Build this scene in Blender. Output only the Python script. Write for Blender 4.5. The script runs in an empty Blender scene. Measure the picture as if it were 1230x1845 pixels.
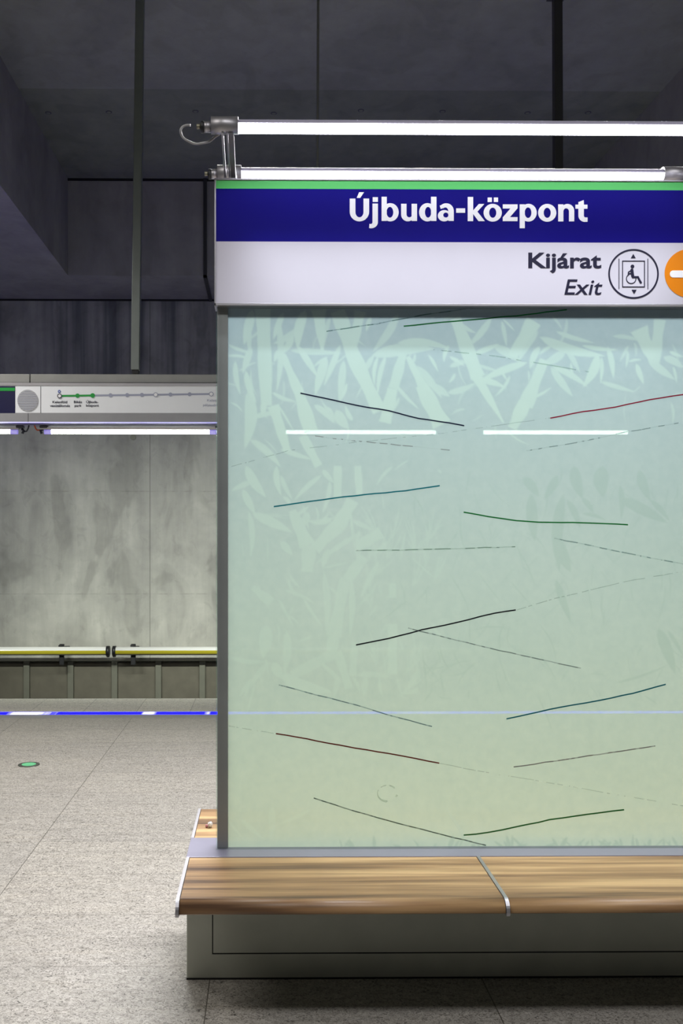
import bpy, bmesh, math, random
from mathutils import Vector, Matrix

# ------------------------------------------------------------------ camera, world, exposure
F = 1730.0                       # focal length in pixels of the 1230x1845 frame
VX, HY = 478.0, 970.0            # vanishing point of the depth lines
H = 1.62                         # eye height
TH = math.radians(0.6)           # slight turn to the right
CX = VX + F * math.tan(TH)
SC = bpy.context.scene
C = SC.collection

cam_d = bpy.data.cameras.new('camera')
cam_d.sensor_fit = 'VERTICAL'
cam_d.sensor_height = 36.0
cam_d.lens = F / 1845.0 * 36.0
cam_d.shift_x = (615.0 - CX) / 1845.0
cam_d.shift_y = (HY - 922.5) / 1845.0
cam_d.clip_end = 200
cam = bpy.data.objects.new('camera', cam_d)
cam.location = (0, 0, H)
cam.rotation_euler = (math.radians(90), 0, -TH)
C.objects.link(cam)
SC.camera = cam

SC.view_settings.view_transform = 'Standard'
SC.view_settings.look = 'None'
SC.view_settings.gamma = 1.0
SC.view_settings.use_curve_mapping = False
SC.view_settings.exposure = 0.14
SC.cycles.use_denoising = True
SC.cycles.max_bounces = 8
SC.cycles.transparent_max_bounces = 12
SC.cycles.sample_clamp_indirect = 4.0
SC.cycles.caustics_reflective = False
SC.cycles.caustics_refractive = False

W = bpy.data.worlds.new('station_air')
W.use_nodes = True
W.node_tree.nodes['Background'].inputs[0].default_value = (0.92, 0.97, 1.0, 1)
W.node_tree.nodes['Background'].inputs[1].default_value = 0.10
SC.world = W

def area(name, loc, rot, sx, sy, power, col, spread=180):
    d = bpy.data.lights.new(name, 'AREA')
    d.shape = 'RECTANGLE'; d.size = sx; d.size_y = sy
    d.energy = power; d.color = col; d.spread = math.radians(spread)
    o = bpy.data.objects.new(name, d)
    o.location = loc; o.rotation_euler = rot
    C.objects.link(o)
    return o
# added overhead fill for the platform: unseen area lights without fittings
RD = math.radians
area('overhead_fill', (1.6, 0.9, 4.85), (RD(16), 0, 0), 5.0, 0.5, 66, (0.98, 0.97, 0.97), 140)
area('overhead_fill', (1.2, 6.9, 4.85), (RD(-38), 0, 0), 5.0, 0.5, 300, (0.97, 0.96, 0.97), 125)
area('overhead_fill', (-3.1, 1.9, 4.85), (RD(25), 0, 0), 2.2, 0.6, 42, (1.0, 0.96, 0.90), 140)
area('overhead_fill', (-3.6, 6.9, 4.85), (0, 0, 0), 2.2, 0.5, 95, (1.0, 0.97, 0.90), 140)
# beams of the strip lamps over the partition and of the tubes over the platform edge
for x_ in (0.755, 2.71):
    for y_, s_ in ((3.424, 1), (3.862, -1)):
        area('strip_lamp_beam', (x_, y_, 3.058), (RD(5)*s_, 0, 0), 1.66, 0.03, 5.6, (0.90, 0.94, 1.0), 55)
for x_ in (-2.9, -1.15, 0.68, 2.3):
    area('tube_beam', (x_, 8.09, 2.475), (RD(64), 0, 0), 1.3, 0.03, 26, (0.95, 1.0, 0.88), 84)

# ------------------------------------------------------------------ helpers
def P(px, py, Y):
    """world X and Z of a photo pixel at distance Y"""
    u = (px - CX) / F; v = (HY - py) / F
    dx = math.sin(TH) + u * math.cos(TH)
    dy = math.cos(TH) - u * math.sin(TH)
    t = Y / dy
    return t * dx, H + t * v
def PX(px, Y): return P(px, HY, Y)[0]
def PZ(py, Y, px=478): return P(px, py, Y)[1]

class MB:
    def __init__(self): self.bm = bmesh.new()
    def box(self, x0, x1, y0, y1, z0, z1, bev=0.0, seg=2, mi=0):
        r = bmesh.ops.create_cube(self.bm, size=1)
        vs = r['verts']
        for v in vs:
            v.co = Vector(((x0+x1)/2 + v.co.x*(x1-x0), (y0+y1)/2 + v.co.y*(y1-y0), (z0+z1)/2 + v.co.z*(z1-z0)))
        fs = set(f for v in vs for f in v.link_faces)
        for f in fs: f.material_index = mi
        if bev > 0:
            es = list(set(e for v in vs for e in v.link_edges))
            bmesh.ops.bevel(self.bm, geom=es, offset=bev, segments=seg, profile=0.5, affect='EDGES')
        return self
    def tube(self, pts, r, n=12, mi=0, cap=True):
        """round bar through points; r is a number or one per point"""
        pts = [Vector(p) for p in pts]
        rs = r if isinstance(r, (list, tuple)) else [r]*len(pts)
        rings = []
        up0 = None
        for i, p in enumerate(pts):
            d = (pts[min(i+1, len(pts)-1)] - pts[max(i-1, 0)]).normalized()
            if up0 is None:
                up0 = Vector((0,0,1)) if abs(d.z) < 0.9 else Vector((0,1,0))
            a = d.cross(up0).normalized(); b = a.cross(d).normalized(); up0 = b
            rings.append([self.bm.verts.new(p + (a*math.cos(t) + b*math.sin(t))*rs[i]) for t in [2*math.pi*k/n for k in range(n)]])
        for i in range(len(rings)-1):
            for k in range(n):
                f = self.bm.faces.new((rings[i][k], rings[i][(k+1)%n], rings[i+1][(k+1)%n], rings[i+1][k]))
                f.smooth = True; f.material_index = mi
        if cap:
            for rg in (rings[0], rings[-1]):
                f = self.bm.faces.new(rg); f.material_index = mi
        return self
    def prism_x(self, prof, x0, x1, mi=0, smooth=False):
        """(y,z) outline swept along X"""
        a = [self.bm.verts.new((x0, y, z)) for y, z in prof]
        b = [self.bm.verts.new((x1, y, z)) for y, z in prof]
        n = len(prof)
        for k in range(n):
            f = self.bm.faces.new((a[k], a[(k+1)%n], b[(k+1)%n], b[k])); f.material_index = mi; f.smooth = smooth
        f = self.bm.faces.new(a[::-1]); f.material_index = mi
        f = self.bm.faces.new(b); f.material_index = mi
        return self
    def strip(self, Lf, Rt, y, d=0.0008, mi=0, closed=False):
        """thin flat ribbon facing -Y between two (x,z) edges"""
        y = self.jit(y)
        V = lambda L, yy: [self.bm.verts.new((x, yy, z)) for x, z in L]
        a, b, c, e = V(Lf, y), V(Rt, y), V(Lf, y+d), V(Rt, y+d)
        n = len(Lf); fs = []
        for k in range(n if closed else n-1):
            j = (k+1) % n
            fs += [self.bm.faces.new(q) for q in ((a[k],a[j],b[j],b[k]), (c[j],c[k],e[k],e[j]), (a[j],a[k],c[k],c[j]), (b[k],b[j],e[j],e[k]))]
        if not closed:
            fs += [self.bm.faces.new((a[0],b[0],e[0],c[0])), self.bm.faces.new((a[-1],c[-1],e[-1],b[-1]))]
        for f in fs: f.material_index = mi
        return self
    def jit(self, y):
        self.k = getattr(self, 'k', 0) + 1
        return y - (self.k % 24)*1.2e-5
    def slab(self, pts, y, d=0.0008, mi=0):
        """thin flat shape facing -Y: (x,z) outline with real thickness d"""
        y = self.jit(y)
        a = [self.bm.verts.new((x, y, z)) for x, z in pts]
        b = [self.bm.verts.new((x, y+d, z)) for x, z in pts]
        n = len(pts)
        fs = [self.bm.faces.new(a), self.bm.faces.new(b[::-1])]
        for k in range(n):
            fs.append(self.bm.faces.new((a[(k+1)%n], a[k], b[k], b[(k+1)%n])))
        for f in fs: f.material_index = mi
        return self
    def build(self, name, mats, parent=None):
        bmesh.ops.recalc_face_normals(self.bm, faces=self.bm.faces[:])
        me = bpy.data.meshes.new(name); self.bm.to_mesh(me); self.bm.free()
        for m in (mats if isinstance(mats, (list, tuple)) else [mats]): me.materials.append(m)
        o = bpy.data.objects.new(name, me)
        C.objects.link(o)
        if parent is not None:
            o.parent = parent
            o.matrix_parent_inverse = unparent(parent)
        return o

def unparent(p):
    root = p
    while root.parent: root = root.parent
    return Matrix.Translation(-Vector(root.location)) if p is root else Matrix.Identity(4)
def tag(o, label=None, cat=None, group=None, kind=None):
    if label: o['label'] = label
    if cat: o['category'] = cat
    if group: o['group'] = group
    if kind: o['kind'] = kind
    return o
def empty(name, loc, label, cat, group=None):
    o = bpy.data.objects.new(name, None); o.location = loc; o.empty_display_size = 0.1
    C.objects.link(o)
    return tag(o, label, cat, group)
def copy_tree(o, parent=None):
    c = o.copy(); C.objects.link(c)
    if parent is not None: c.parent = parent
    for ch in o.children: copy_tree(ch, c)
    return c

# ------------------------------------------------------------------ materials
def s2l(c):
    return tuple(((v/255)/12.92 if v/255 <= 0.04045 else ((v/255+0.055)/1.055)**2.4) for v in c) + (1,)
class NT:
    def __init__(self, name):
        self.m = bpy.data.materials.new(name); self.m.use_nodes = True
        self.t = self.m.node_tree; self.n = self.t.nodes
        self.b = self.n['Principled BSDF']; self.out = self.n['Material Output']
    def new(self, kind, **kw):
        x = self.n.new(kind)
        for k, v in kw.items(): setattr(x, k, v)
        return x
    def link(self, a, b): self.t.links.new(a, b)
    def setin(self, sock, v):
        if hasattr(v, 'links') or isinstance(v, bpy.types.NodeSocket): self.link(v, sock)
        else: sock.default_value = v
    def math(self, op, a, b=0.0, c=0.0, clamp=False):
        x = self.new('ShaderNodeMath', operation=op, use_clamp=clamp)
        self.setin(x.inputs[0], a); self.setin(x.inputs[1], b)
        if op in ('MULTIPLY_ADD', 'WRAP', 'COMPARE', 'SMOOTH_MIN'): self.setin(x.inputs[2], c)
        return x.outputs[0]
    def pos(self):
        if not hasattr(self, '_p'):
            g = self.new('ShaderNodeNewGeometry')
            s = self.new('ShaderNodeSeparateXYZ'); self.link(g.outputs['Position'], s.inputs[0])
            self._g = g.outputs['Position']; self._p = s.outputs
        return self._p
    def vec(self, scale=(1,1,1), loc=(0,0,0)):
        self.pos()
        mp = self.new('ShaderNodeMapping'); self.link(self._g, mp.inputs[0])
        mp.inputs['Scale'].default_value = scale; mp.inputs['Location'].default_value = loc
        return mp.outputs[0]
    def noise(self, scale, detail=4, rough=0.5, dist=0.0, vs=(1,1,1), loc=(0,0,0)):
        x = self.new('ShaderNodeTexNoise'); self.link(self.vec(vs, loc), x.inputs['Vector'])
        x.inputs['Scale'].default_value = scale; x.inputs['Detail'].default_value = detail
        x.inputs['Roughness'].default_value = rough; x.inputs['Distortion'].default_value = dist
        return x.outputs['Fac']
    def ramp(self, fac, stops, interp='LINEAR'):
        x = self.new('ShaderNodeValToRGB'); self.link(fac, x.inputs[0])
        cr = x.color_ramp; cr.interpolation = interp
        while len(cr.elements) < len(stops): cr.elements.new(0.5)
        for e, (p, c) in zip(cr.elements, stops):
            e.position = p; e.color = c if len(c) == 4 else tuple(c)+(1,)
        return x.outputs[0]
    def mix(self, fac, a, b, mode='MIX'):
        x = self.new('ShaderNodeMix', data_type='RGBA', blend_type=mode)
        self.setin(x.inputs['Factor'], fac)
        self.setin(x.inputs[6], a); self.setin(x.inputs[7], b)
        return x.outputs[2]
    def band(self, v, lo, hi):
        return self.math('MULTIPLY', self.math('GREATER_THAN', v, lo), self.math('LESS_THAN', v, hi))
    def near(self, v, c, w):
        return self.math('LESS_THAN', self.math('ABSOLUTE', self.math('SUBTRACT', v, c)), w)
    def bump(self, h, strength=0.3, dist=0.01):
        x = self.new('ShaderNodeBump'); self.link(h, x.inputs['Height'])
        x.inputs['Strength'].default_value = strength; x.inputs['Distance'].default_value = dist
        self.link(x.outputs[0], self.b.inputs['Normal'])
    def fin(self, col=None, rough=0.5, metal=0.0, spec=0.5):
        if col is not None: self.setin(self.b.inputs['Base Color'], col)
        self.setin(self.b.inputs['Roughness'], rough)
        self.b.inputs['Metallic'].default_value = metal
        self.b.inputs['Specular IOR Level'].default_value = spec
        return self.m
def plain(name, rgb, rough=0.5, metal=0.0, spec=0.5, var=0.06):
    t = NT(name)
    n = t.noise(7, 4)
    c = s2l(rgb)
    hi = tuple(min(1, v*(1+var)) for v in c[:3])+(1,); lo = tuple(v*(1-var) for v in c[:3])+(1,)
    return t.fin(t.ramp(n, [(0.3, lo), (0.7, hi)]), rough, metal, spec)
def emis(name, rgb, strength):
    t = NT(name)
    t.b.inputs['Base Color'].default_value = (0.8,0.8,0.8,1)
    t.b.inputs['Emission Color'].default_value = s2l(rgb)
    t.b.inputs['Emission Strength'].default_value = strength
    return t.m

# granite floor in 1.0 x 0.5 m slabs
def granite(name, x0, wx, y0, wy, tone=1.0):
    t = NT(name); p = t.pos()
    ux = t.math('DIVIDE', t.math('SUBTRACT', p[0], x0), wx)
    uy = t.math('DIVIDE', t.math('SUBTRACT', p[1], y0), wy)
    fx = t.math('SUBTRACT', ux, t.math('FLOOR', ux)); fy = t.math('SUBTRACT', uy, t.math('FLOOR', uy))
    ex = t.math('MULTIPLY', t.math('MINIMUM', fx, t.math('SUBTRACT', 1.0, fx)), wx)
    ey = t.math('MULTIPLY', t.math('MINIMUM', fy, t.math('SUBTRACT', 1.0, fy)), wy)
    jx = t.math('LESS_THAN', ex, 0.0021); jy = t.math('LESS_THAN', ey, 0.0016)
    joint = t.math('MAXIMUM', jx, t.math('MULTIPLY', jy, 0.75))
    idv = t.new('ShaderNodeCombineXYZ')
    t.link(t.math('FLOOR', ux), idv.inputs[0]); t.link(t.math('FLOOR', uy), idv.inputs[1])
    wn = t.new('ShaderNodeTexWhiteNoise', noise_dimensions='3D'); t.link(idv.outputs[0], wn.inputs['Vector'])
    sp = t.noise(78, 3, 0.62, 2.2, (0.85, 1.0, 1))
    sp2 = t.noise(42, 4, 0.65, 1.5, (0.7, 1.0, 1), (3, 7, 0))
    vein = t.noise(3.0, 5, 0.6, 0.4, (0.6, 5.0, 1))
    col = t.ramp(sp, [(0.33, (0.07,0.065,0.058)), (0.42, (0.27,0.252,0.228)), (0.52, (0.42,0.396,0.36)), (0.72, (0.53,0.505,0.465))])
    c2 = t.ramp(sp2, [(0.35, (0.70,0.69,0.67)), (0.52, (1,1,1)), (0.7, (1.06,1.06,1.05))])
    c3 = t.ramp(vein, [(0.33, (0.88,0.875,0.87)), (0.5, (1,1,1)), (0.7, (1.04,1.03,1.01))])
    c4 = t.ramp(wn.outputs[0], [(0.0, (0.93*tone,0.93*tone,0.93*tone)), (1.0, (1.04*tone,1.035*tone,1.02*tone))])
    col = t.mix(1.0, col, c2, 'MULTIPLY'); col = t.mix(1.0, col, c3, 'MULTIPLY'); col = t.mix(1.0, col, c4, 'MULTIPLY')
    col = t.mix(t.math('MULTIPLY', joint, 0.85), col, (0.07,0.062,0.05,1))
    t.fin(col, t.math('MULTIPLY_ADD', sp2, 0.2, 0.28), 0, 0.45)
    return t.m
JX, JY = -0.2045, 3.640
m_floor = granite('granite_slabs', JX, 1.0, JY, 0.5)
m_edge = granite('granite_edge_slabs', JX, 0.5, 20.0, 30.0, 1.75)

def concrete(name, base, var=0.25, streak=0.2, seams_x=(), seams_z=(), dark_top=None, yband=None, holes=None, rough=0.75):
    t = NT(name); p = t.pos()
    b = s2l(base)
    n1 = t.noise(0.55, 6, 0.6, 0.3, (1,1,1.3))
    n2 = t.noise(1.6, 5, 0.6, 0.2, (2.4,1,0.22), (5,0,2))
    n3 = t.noise(6, 5, 0.65, 0.0, (1,1,1), (1,4,0))
    n4 = t.noise(1.5, 3, 0.5, 0.8, (1.3,1,0.6), (7,2,1)); n5 = t.noise(4.5, 3, 0.55, 1.2, (1,1,0.8), (2,8,3))
    def k(a, lo, hi): return t.ramp(a, [(0.3,(lo,lo,lo*1.0)), (0.7,(hi,hi,hi*0.985))])
    col = t.mix(1.0, b, k(n1, 1-var, 1+var*0.6), 'MULTIPLY')
    col = t.mix(1.0, col, k(n2, 1-streak, 1+streak*0.6), 'MULTIPLY')
    col = t.mix(1.0, col, k(n3, 0.93, 1.05), 'MULTIPLY')
    v_ = var
    col = t.mix(1.0, col, t.ramp(n4, [(0.40,(1-v_*0.9,)*3), (0.47,(1-v_*0.2,)*3), (0.58,(1.0,)*3), (0.62,(1+v_*0.3,)*3)]), 'MULTIPLY')
    col = t.mix(1.0, col, t.ramp(n5, [(0.34,(1-v_*0.35,)*3), (0.42,(1.0,)*3)]), 'MULTIPLY')
    # formwork fields: each board field has its own tone
    if seams_x or seams_z:
        m = None
        for s in seams_x:
            q = t.near(p[0], s, 0.008); m = q if m is None else t.math('MAXIMUM', m, q)
        for s in seams_z:
            q = t.math('MULTIPLY', t.near(p[2], s, 0.009), t.math('MULTIPLY', t.ramp(n3, [(0.42,(0,0,0)),(0.6,(1,1,1))]), 0.55)); m = q if m is None else t.math('MAXIMUM', m, q)
        col = t.mix(t.math('MULTIPLY', m, 0.38), col, (0.05,0.05,0.045,1))
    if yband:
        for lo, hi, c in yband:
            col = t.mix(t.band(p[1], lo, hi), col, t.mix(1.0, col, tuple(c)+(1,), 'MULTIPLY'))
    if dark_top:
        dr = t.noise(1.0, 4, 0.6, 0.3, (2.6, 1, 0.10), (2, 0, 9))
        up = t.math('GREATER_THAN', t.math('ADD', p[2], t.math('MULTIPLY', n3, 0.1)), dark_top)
        st_ = t.ramp(dr, [(0.40, (0.30,0.32,0.36)), (0.50, (0.62,0.63,0.66)), (0.6, (0.78,0.79,0.80))])  # dark drips, plus the dimmer light up here painted into the concrete
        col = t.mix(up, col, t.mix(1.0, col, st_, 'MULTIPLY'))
    t.bump(n3, 0.15, 0.01)
    return t.fin(col, rough, 0, 0.35)

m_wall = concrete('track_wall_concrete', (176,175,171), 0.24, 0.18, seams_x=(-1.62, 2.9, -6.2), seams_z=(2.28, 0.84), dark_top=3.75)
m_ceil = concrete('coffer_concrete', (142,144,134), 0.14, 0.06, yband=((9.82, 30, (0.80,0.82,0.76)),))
m_beam = concrete('beam_concrete', (150,148,146), 0.14, 0.10)
m_track = concrete('trackbed_concrete', (90,88,82), 0.2, 0.05)

m_alu = plain('brushed_aluminium', (176,174,178), 0.44, 0.9, 0.5, 0.04)
m_alu_paint = plain('grey_painted_metal', (128,126,130), 0.42, 0.25)
m_post = plain('grey_post_metal', (176,168,174), 0.45, 0.3)
m_base = plain('base_grey_metal', (176,178,166), 0.42, 0.25, 0.4)
m_gap = plain('dark_gap', (18,18,18), 0.8)
m_black = plain('black_plastic', (22,22,26), 0.45)
m_pole = plain('galvanised_pole', (120,126,124), 0.4, 0.5)
m_darkpole = plain('dark_conduit', (48,48,50), 0.5)
m_bandgrey = plain('band_grey_metal', (150,150,154), 0.45, 0.2)
m_bandbeam = plain('beam_grey_metal', (150,150,148), 0.5, 0.3)
m_white = plain('white_enamel', (204,201,212), 0.14, 0, 0.5, 0.01)
m_bwhite = plain('band_white_enamel', (236,238,244), 0.4, 0, 0.4, 0.01)
m_navy = plain('navy_enamel', (24,20,118), 0.14, 0, 0.5, 0.03)
m_green = plain('green_enamel', (104,208,116), 0.14, 0, 0.5, 0.01)
m_fargreen = plain('line_green_enamel', (20,150,60), 0.4)
m_farnavy = plain('far_navy_enamel', (6,6,60), 0.35)
m_ltr = plain('white_lettering', (240,240,244), 0.4, 0, 0.4, 0.0)
m_ink = plain('dark_ink', (22,20,48), 0.4, 0, 0.4, 0.0)
m_orange = plain('orange_enamel', (224,130,10), 0.35, 0, 0.4, 0.01)
m_lilac = plain('grey_lilac_ink', (160,164,186), 0.4, 0, 0.4, 0.0)
m_paleink = plain('pale_lilac_ink', (176,178,198), 0.4, 0, 0.4, 0.0)
m_greydisc = plain('speaker_grey', (176,176,180), 0.5, 0, 0.4, 0.0)
m_blueink = plain('blue_ink', (50,80,160), 0.4)
m_wire_o = plain('orange_wire', (190,80,30), 0.5)
t = NT('banded_pipe'); p = t.pos()  # olive pipe; its white top band is the tube highlight painted in
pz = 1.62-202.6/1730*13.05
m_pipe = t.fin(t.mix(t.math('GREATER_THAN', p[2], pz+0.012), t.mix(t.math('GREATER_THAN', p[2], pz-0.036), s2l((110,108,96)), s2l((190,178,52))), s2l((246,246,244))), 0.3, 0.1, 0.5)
m_rib = plain('barrier_rib_metal', (108,108,98), 0.5, 0.2)
m_barr = plain('barrier_panel_metal', (104,100,90), 0.5, 0.3, 0.4, 0.1)
m_seam = plain('seam_dark', (70,70,74), 0.6)

# warm bench timber with lamella streaks along X
t = NT('oiled_timber')
a = t.noise(1.2, 6, 0.6, 0.3, (0.9, 26, 26)); b_ = t.noise(1.0, 4, 0.6, 0.2, (0.6, 13, 3), (3,1,0)); c_ = t.noise(3, 6, 0.7, 0.0, (1.6, 70, 70))
col = t.ramp(b_, [(0.36, s2l((92,68,48))), (0.44, s2l((140,108,74))), (0.53, s2l((170,136,94))), (0.64, s2l((208,174,124)))])
col = t.mix(1.0, col, t.ramp(a, [(0.3, (0.72,0.70,0.68)), (0.5,(1,1,1)), (0.75,(1.08,1.07,1.05))]), 'MULTIPLY')
col = t.mix(1.0, col, (0.96,0.95,1.0,1), 'MULTIPLY')
col = t.mix(1.0, col, t.ramp(c_, [(0.3, (0.86,0.85,0.83)), (0.6,(1.03,1.02,1.0))]), 'MULTIPLY')
t.bump(a, 0.08, 0.003)
m_wood = t.fin(col, 0.36, 0, 0.45)

# glass: thin clear pane (transparent + fresnel reflection)
def thin_glass(name, tint=(0.93,0.97,0.95), rough=0.0, boost=1.0):
    t = NT(name)
    tr = t.new('ShaderNodeBsdfTransparent'); tr.inputs[0].default_value = tuple(tint)+(1,)
    gl = t.new('ShaderNodeBsdfGlossy'); gl.inputs['Roughness'].default_value = rough
    lw = t.new('ShaderNodeLayerWeight'); lw.inputs['Blend'].default_value = 0.5
    fr = t.math('MULTIPLY_ADD', t.math('POWER', lw.outputs['Facing'], 5.0), 0.96*boost, 0.022*boost)
    mx = t.new('ShaderNodeMixShader'); t.link(fr, mx.inputs[0])
    t.link(tr.outputs[0], mx.inputs[1]); t.link(gl.outputs[0], mx.inputs[2])
    t.link(mx.outputs[0], t.out.inputs[0]); return t.m
m_glass = thin_glass('clear_glass')
m_glassedge = plain('glass_edge_aqua', (170,205,200), 0.2)

# printed translucent foil between the panes: its ground and its leaves are two densities of frosting
def frit(name):
    t = NT(name); p = t.pos()
    at = t.new('ShaderNodeAttribute', attribute_name='leaf_density'); a = at.outputs['Fac']
    g = t.math('DIVIDE', t.math('SUBTRACT', p[2], 0.45), 2.0, clamp=True)  # height blend: lamp light falloff painted into the print colours
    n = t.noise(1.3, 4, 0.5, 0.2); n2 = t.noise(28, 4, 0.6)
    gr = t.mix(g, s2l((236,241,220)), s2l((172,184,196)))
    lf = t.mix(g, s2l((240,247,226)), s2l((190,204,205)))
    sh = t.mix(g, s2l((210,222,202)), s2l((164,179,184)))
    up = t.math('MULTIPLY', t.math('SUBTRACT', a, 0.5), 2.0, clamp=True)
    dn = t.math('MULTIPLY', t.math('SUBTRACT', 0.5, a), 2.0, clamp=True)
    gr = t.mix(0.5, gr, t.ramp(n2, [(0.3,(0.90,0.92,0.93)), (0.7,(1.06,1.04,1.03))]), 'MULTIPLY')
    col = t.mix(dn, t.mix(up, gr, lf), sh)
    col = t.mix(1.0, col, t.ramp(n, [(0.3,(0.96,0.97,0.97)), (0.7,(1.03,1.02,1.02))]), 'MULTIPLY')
    d = t.new('ShaderNodeBsdfDiffuse'); t.link(col, d.inputs[0])
    r = t.new('ShaderNodeBsdfTranslucent'); t.link(col, r.inputs[0])
    tr = t.new('ShaderNodeBsdfTransparent')
    m1 = t.new('ShaderNodeMixShader'); m1.inputs[0].default_value = 0.40
    t.link(d.outputs[0], m1.inputs[1]); t.link(r.outputs[0], m1.inputs[2])
    m2 = t.new('ShaderNodeMixShader'); t.link(t.math('MULTIPLY_ADD', up, -0.015, 0.036), m2.inputs[0])
    t.link(m1.outputs[0], m2.inputs[1]); t.link(tr.outputs[0], m2.inputs[2])
    t.link(m2.outputs[0], t.out.inputs[0]); return t.m
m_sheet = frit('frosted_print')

def inkmat(name, rgb, clear=0.0):
    t = NT(name)
    if clear <= 0: return t.fin(s2l(rgb), 0.5, 0, 0.3)
    t.fin(s2l(rgb), 0.5, 0, 0.3)
    n = t.noise(38, 2, 0.5)
    f = t.math('ADD', t.math('MULTIPLY', t.math('GREATER_THAN', n, 0.52), 0.25), clear, clamp=True)
    tr = t.new('ShaderNodeBsdfTransparent'); m2 = t.new('ShaderNodeMixShader')
    t.link(f, m2.inputs[0]); t.link(t.b.outputs[0], m2.inputs[1]); t.link(tr.outputs[0], m2.inputs[2])
    t.link(m2.outputs[0], t.out.inputs[0]); return t.m

# led lens: bright with fine lens ribs along X
def led(name, rgb, s, pitch=0.0162):
    t = NT(name); p = t.pos()
    w = t.math('SINE', t.math('MULTIPLY', p[0], 2*math.pi/pitch))
    t.b.inputs['Emission Color'].default_value = s2l(rgb)
    t.link(t.math('MULTIPLY_ADD', w, s*0.25, s), t.b.inputs['Emission Strength'])
    t.b.inputs['Roughness'].default_value = 0.3
    return t.m
LAMP = 11.0
m_led = led('led_lens_lit', (240,240,255), LAMP)
m_lens = plain('lamp_clear_edge', (170,166,186), 0.3)
m_tube = emis('tube_lit', (244,255,240), 22.0)
t = NT('blue_led_line'); p = t.pos()
n = t.noise(1.0, 3, 0.6, 0, (1.1, 0, 0)); n2 = t.noise(9, 2, 0.6, 0, (1.0, 0, 0))
k = t.math('ADD', t.math('MULTIPLY', n, 0.8), t.math('MULTIPLY', n2, 0.2))
wt = t.ramp(k, [(0.52, (0,0,0)), (0.58, (1,1,1))]); lo = t.ramp(k, [(0.36, (0.15,)*3), (0.46, (1,1,1))])
t.link(t.mix(wt, (0.001, 0.0005, 1.0, 1), (0.16, 0.16, 0.9, 1)), t.b.inputs['Emission Color'])
t.link(t.math('MULTIPLY', lo, 10.0), t.b.inputs['Emission Strength'])
m_blue = t.fin((0.01,0.01,0.04,1), 0.6, 0, 0.1)
m_bluedim = emis('blue_trim_glow', (96,84,214), 0.55)

# ------------------------------------------------------------------ the setting
ZW, ZB = 13.5, 12.27          # track wall, back face of the coffer
ZS = 1.62 + 430/F*ZW          # soffit height
ZC = 1.62 + 647/F*ZB          # coffer ceiling height
def struct(o, label=None):
    o['kind'] = 'structure'
    if label: o['label'] = label
    return o
EDGE_Y = F*H/(1258-HY)
BLUE0, BLUE1 = F*H/(1286.7-HY), F*H/(1282.3-HY)
GREY0 = F*H/(1293-HY)
struct(MB().box(-14, 16, -7, GREY0, -0.25, 0).build('floor', m_floor), 'speckled beige granite slab floor of the platform')
struct(MB().box(-14, 16, BLUE1, EDGE_Y, -0.25, 0).build('trim_1', m_edge), 'pale granite edge slabs beyond the blue light line')
struct(MB().box(-14, 16, GREY0, BLUE0, -0.25, 0.0).build('trim_2', m_bandgrey), 'grey metal strip in the floor in front of the blue light line')
struct(MB().box(-14, 16, EDGE_Y-0.3, EDGE_Y-0.002, -1.3, -0.25).build('trim_3', m_track), 'concrete face under the platform edge')
struct(MB().box(-14, 16, EDGE_Y-0.3, ZW, -1.5, -1.3).build('floor_trackbed', m_track), 'track bed below the platform')
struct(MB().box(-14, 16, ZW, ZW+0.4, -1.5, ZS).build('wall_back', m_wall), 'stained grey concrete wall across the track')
struct(MB().box(-14, 16, -7.4, -7, -0.25, ZS).build('wall_front', m_beam), 'concrete wall behind the viewer')
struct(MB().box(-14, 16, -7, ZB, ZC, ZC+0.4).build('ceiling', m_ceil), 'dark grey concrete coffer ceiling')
m_soff = m_beam
struct(MB().box(-14, 16, ZB, ZW+0.4, ZS, ZC+0.4).build('ceiling_beam_back', m_beam), 'deep concrete edge beam closing the coffer over the track')
XL = P(122, 410, ZB)[0]
struct(MB().box(-5.2, XL, -7, ZB, ZS, ZC).build('ceiling_beam_left', m_beam), 'deep concrete beam running overhead along the left of the coffer')
struct(MB().box(4.06, 6.6, -7, ZB, ZS, ZC).build('ceiling_beam_right', m_beam), 'deep concrete beam overhead at the upper right')
# tie holes of the formwork, in a row across the ceiling
ceil = bpy.data.objects['ceiling']
for px, py in ((87,205),(196,203),(352,201),(493,204),(650,198),(797,199),(950,201),(1059,200)):
    Y = (ZC-H)*F/(HY-py); x = PX(px, Y)
    mb = MB(); mb.tube([(x, Y, ZC+0.01), (x, Y, ZC-0.004)], 0.034, 16); mb.build('tie_hole', m_seam, ceil)
    mb = MB(); mb.tube([(x, Y, ZC), (x, Y, ZC-0.006)], 0.022, 16); mb.build('tie_hole', m_ceil, ceil)
wall = bpy.data.objects['wall_back']
x, z = P(240, 788, ZW)
MB().tube([(x, ZW+.01, z), (x, ZW-.02, z)], 0.04, 16).build('tie_hole', m_rib, wall)
# dark conduit running down the coffer face and across the soffit
x = PX(369.5, ZB)
cb = MB(); cb.box(x-0.022, x+0.022, ZB-0.03, ZB, ZS-0.03, ZC); cb.box(x-0.022, x+0.022, ZB-0.03, ZW, ZS-0.03, ZS)
o = cb.build('wall_conduit', m_darkpole); tag(o, 'thin dark conduit running down the concrete face beside the station sign', 'conduit')
# construction joint shadows: slim dark recess strips where faces meet
struct(MB().box(-14, 16, ZB-0.012, ZB, ZC-0.03, ZC).build('trim_4', m_gap), 'dark joint between coffer ceiling and edge beam')
struct(MB().box(-14, 16, ZW-0.012, ZW, ZS-0.025, ZS).build('trim_5', m_gap), 'dark joint between soffit and track wall')

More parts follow.
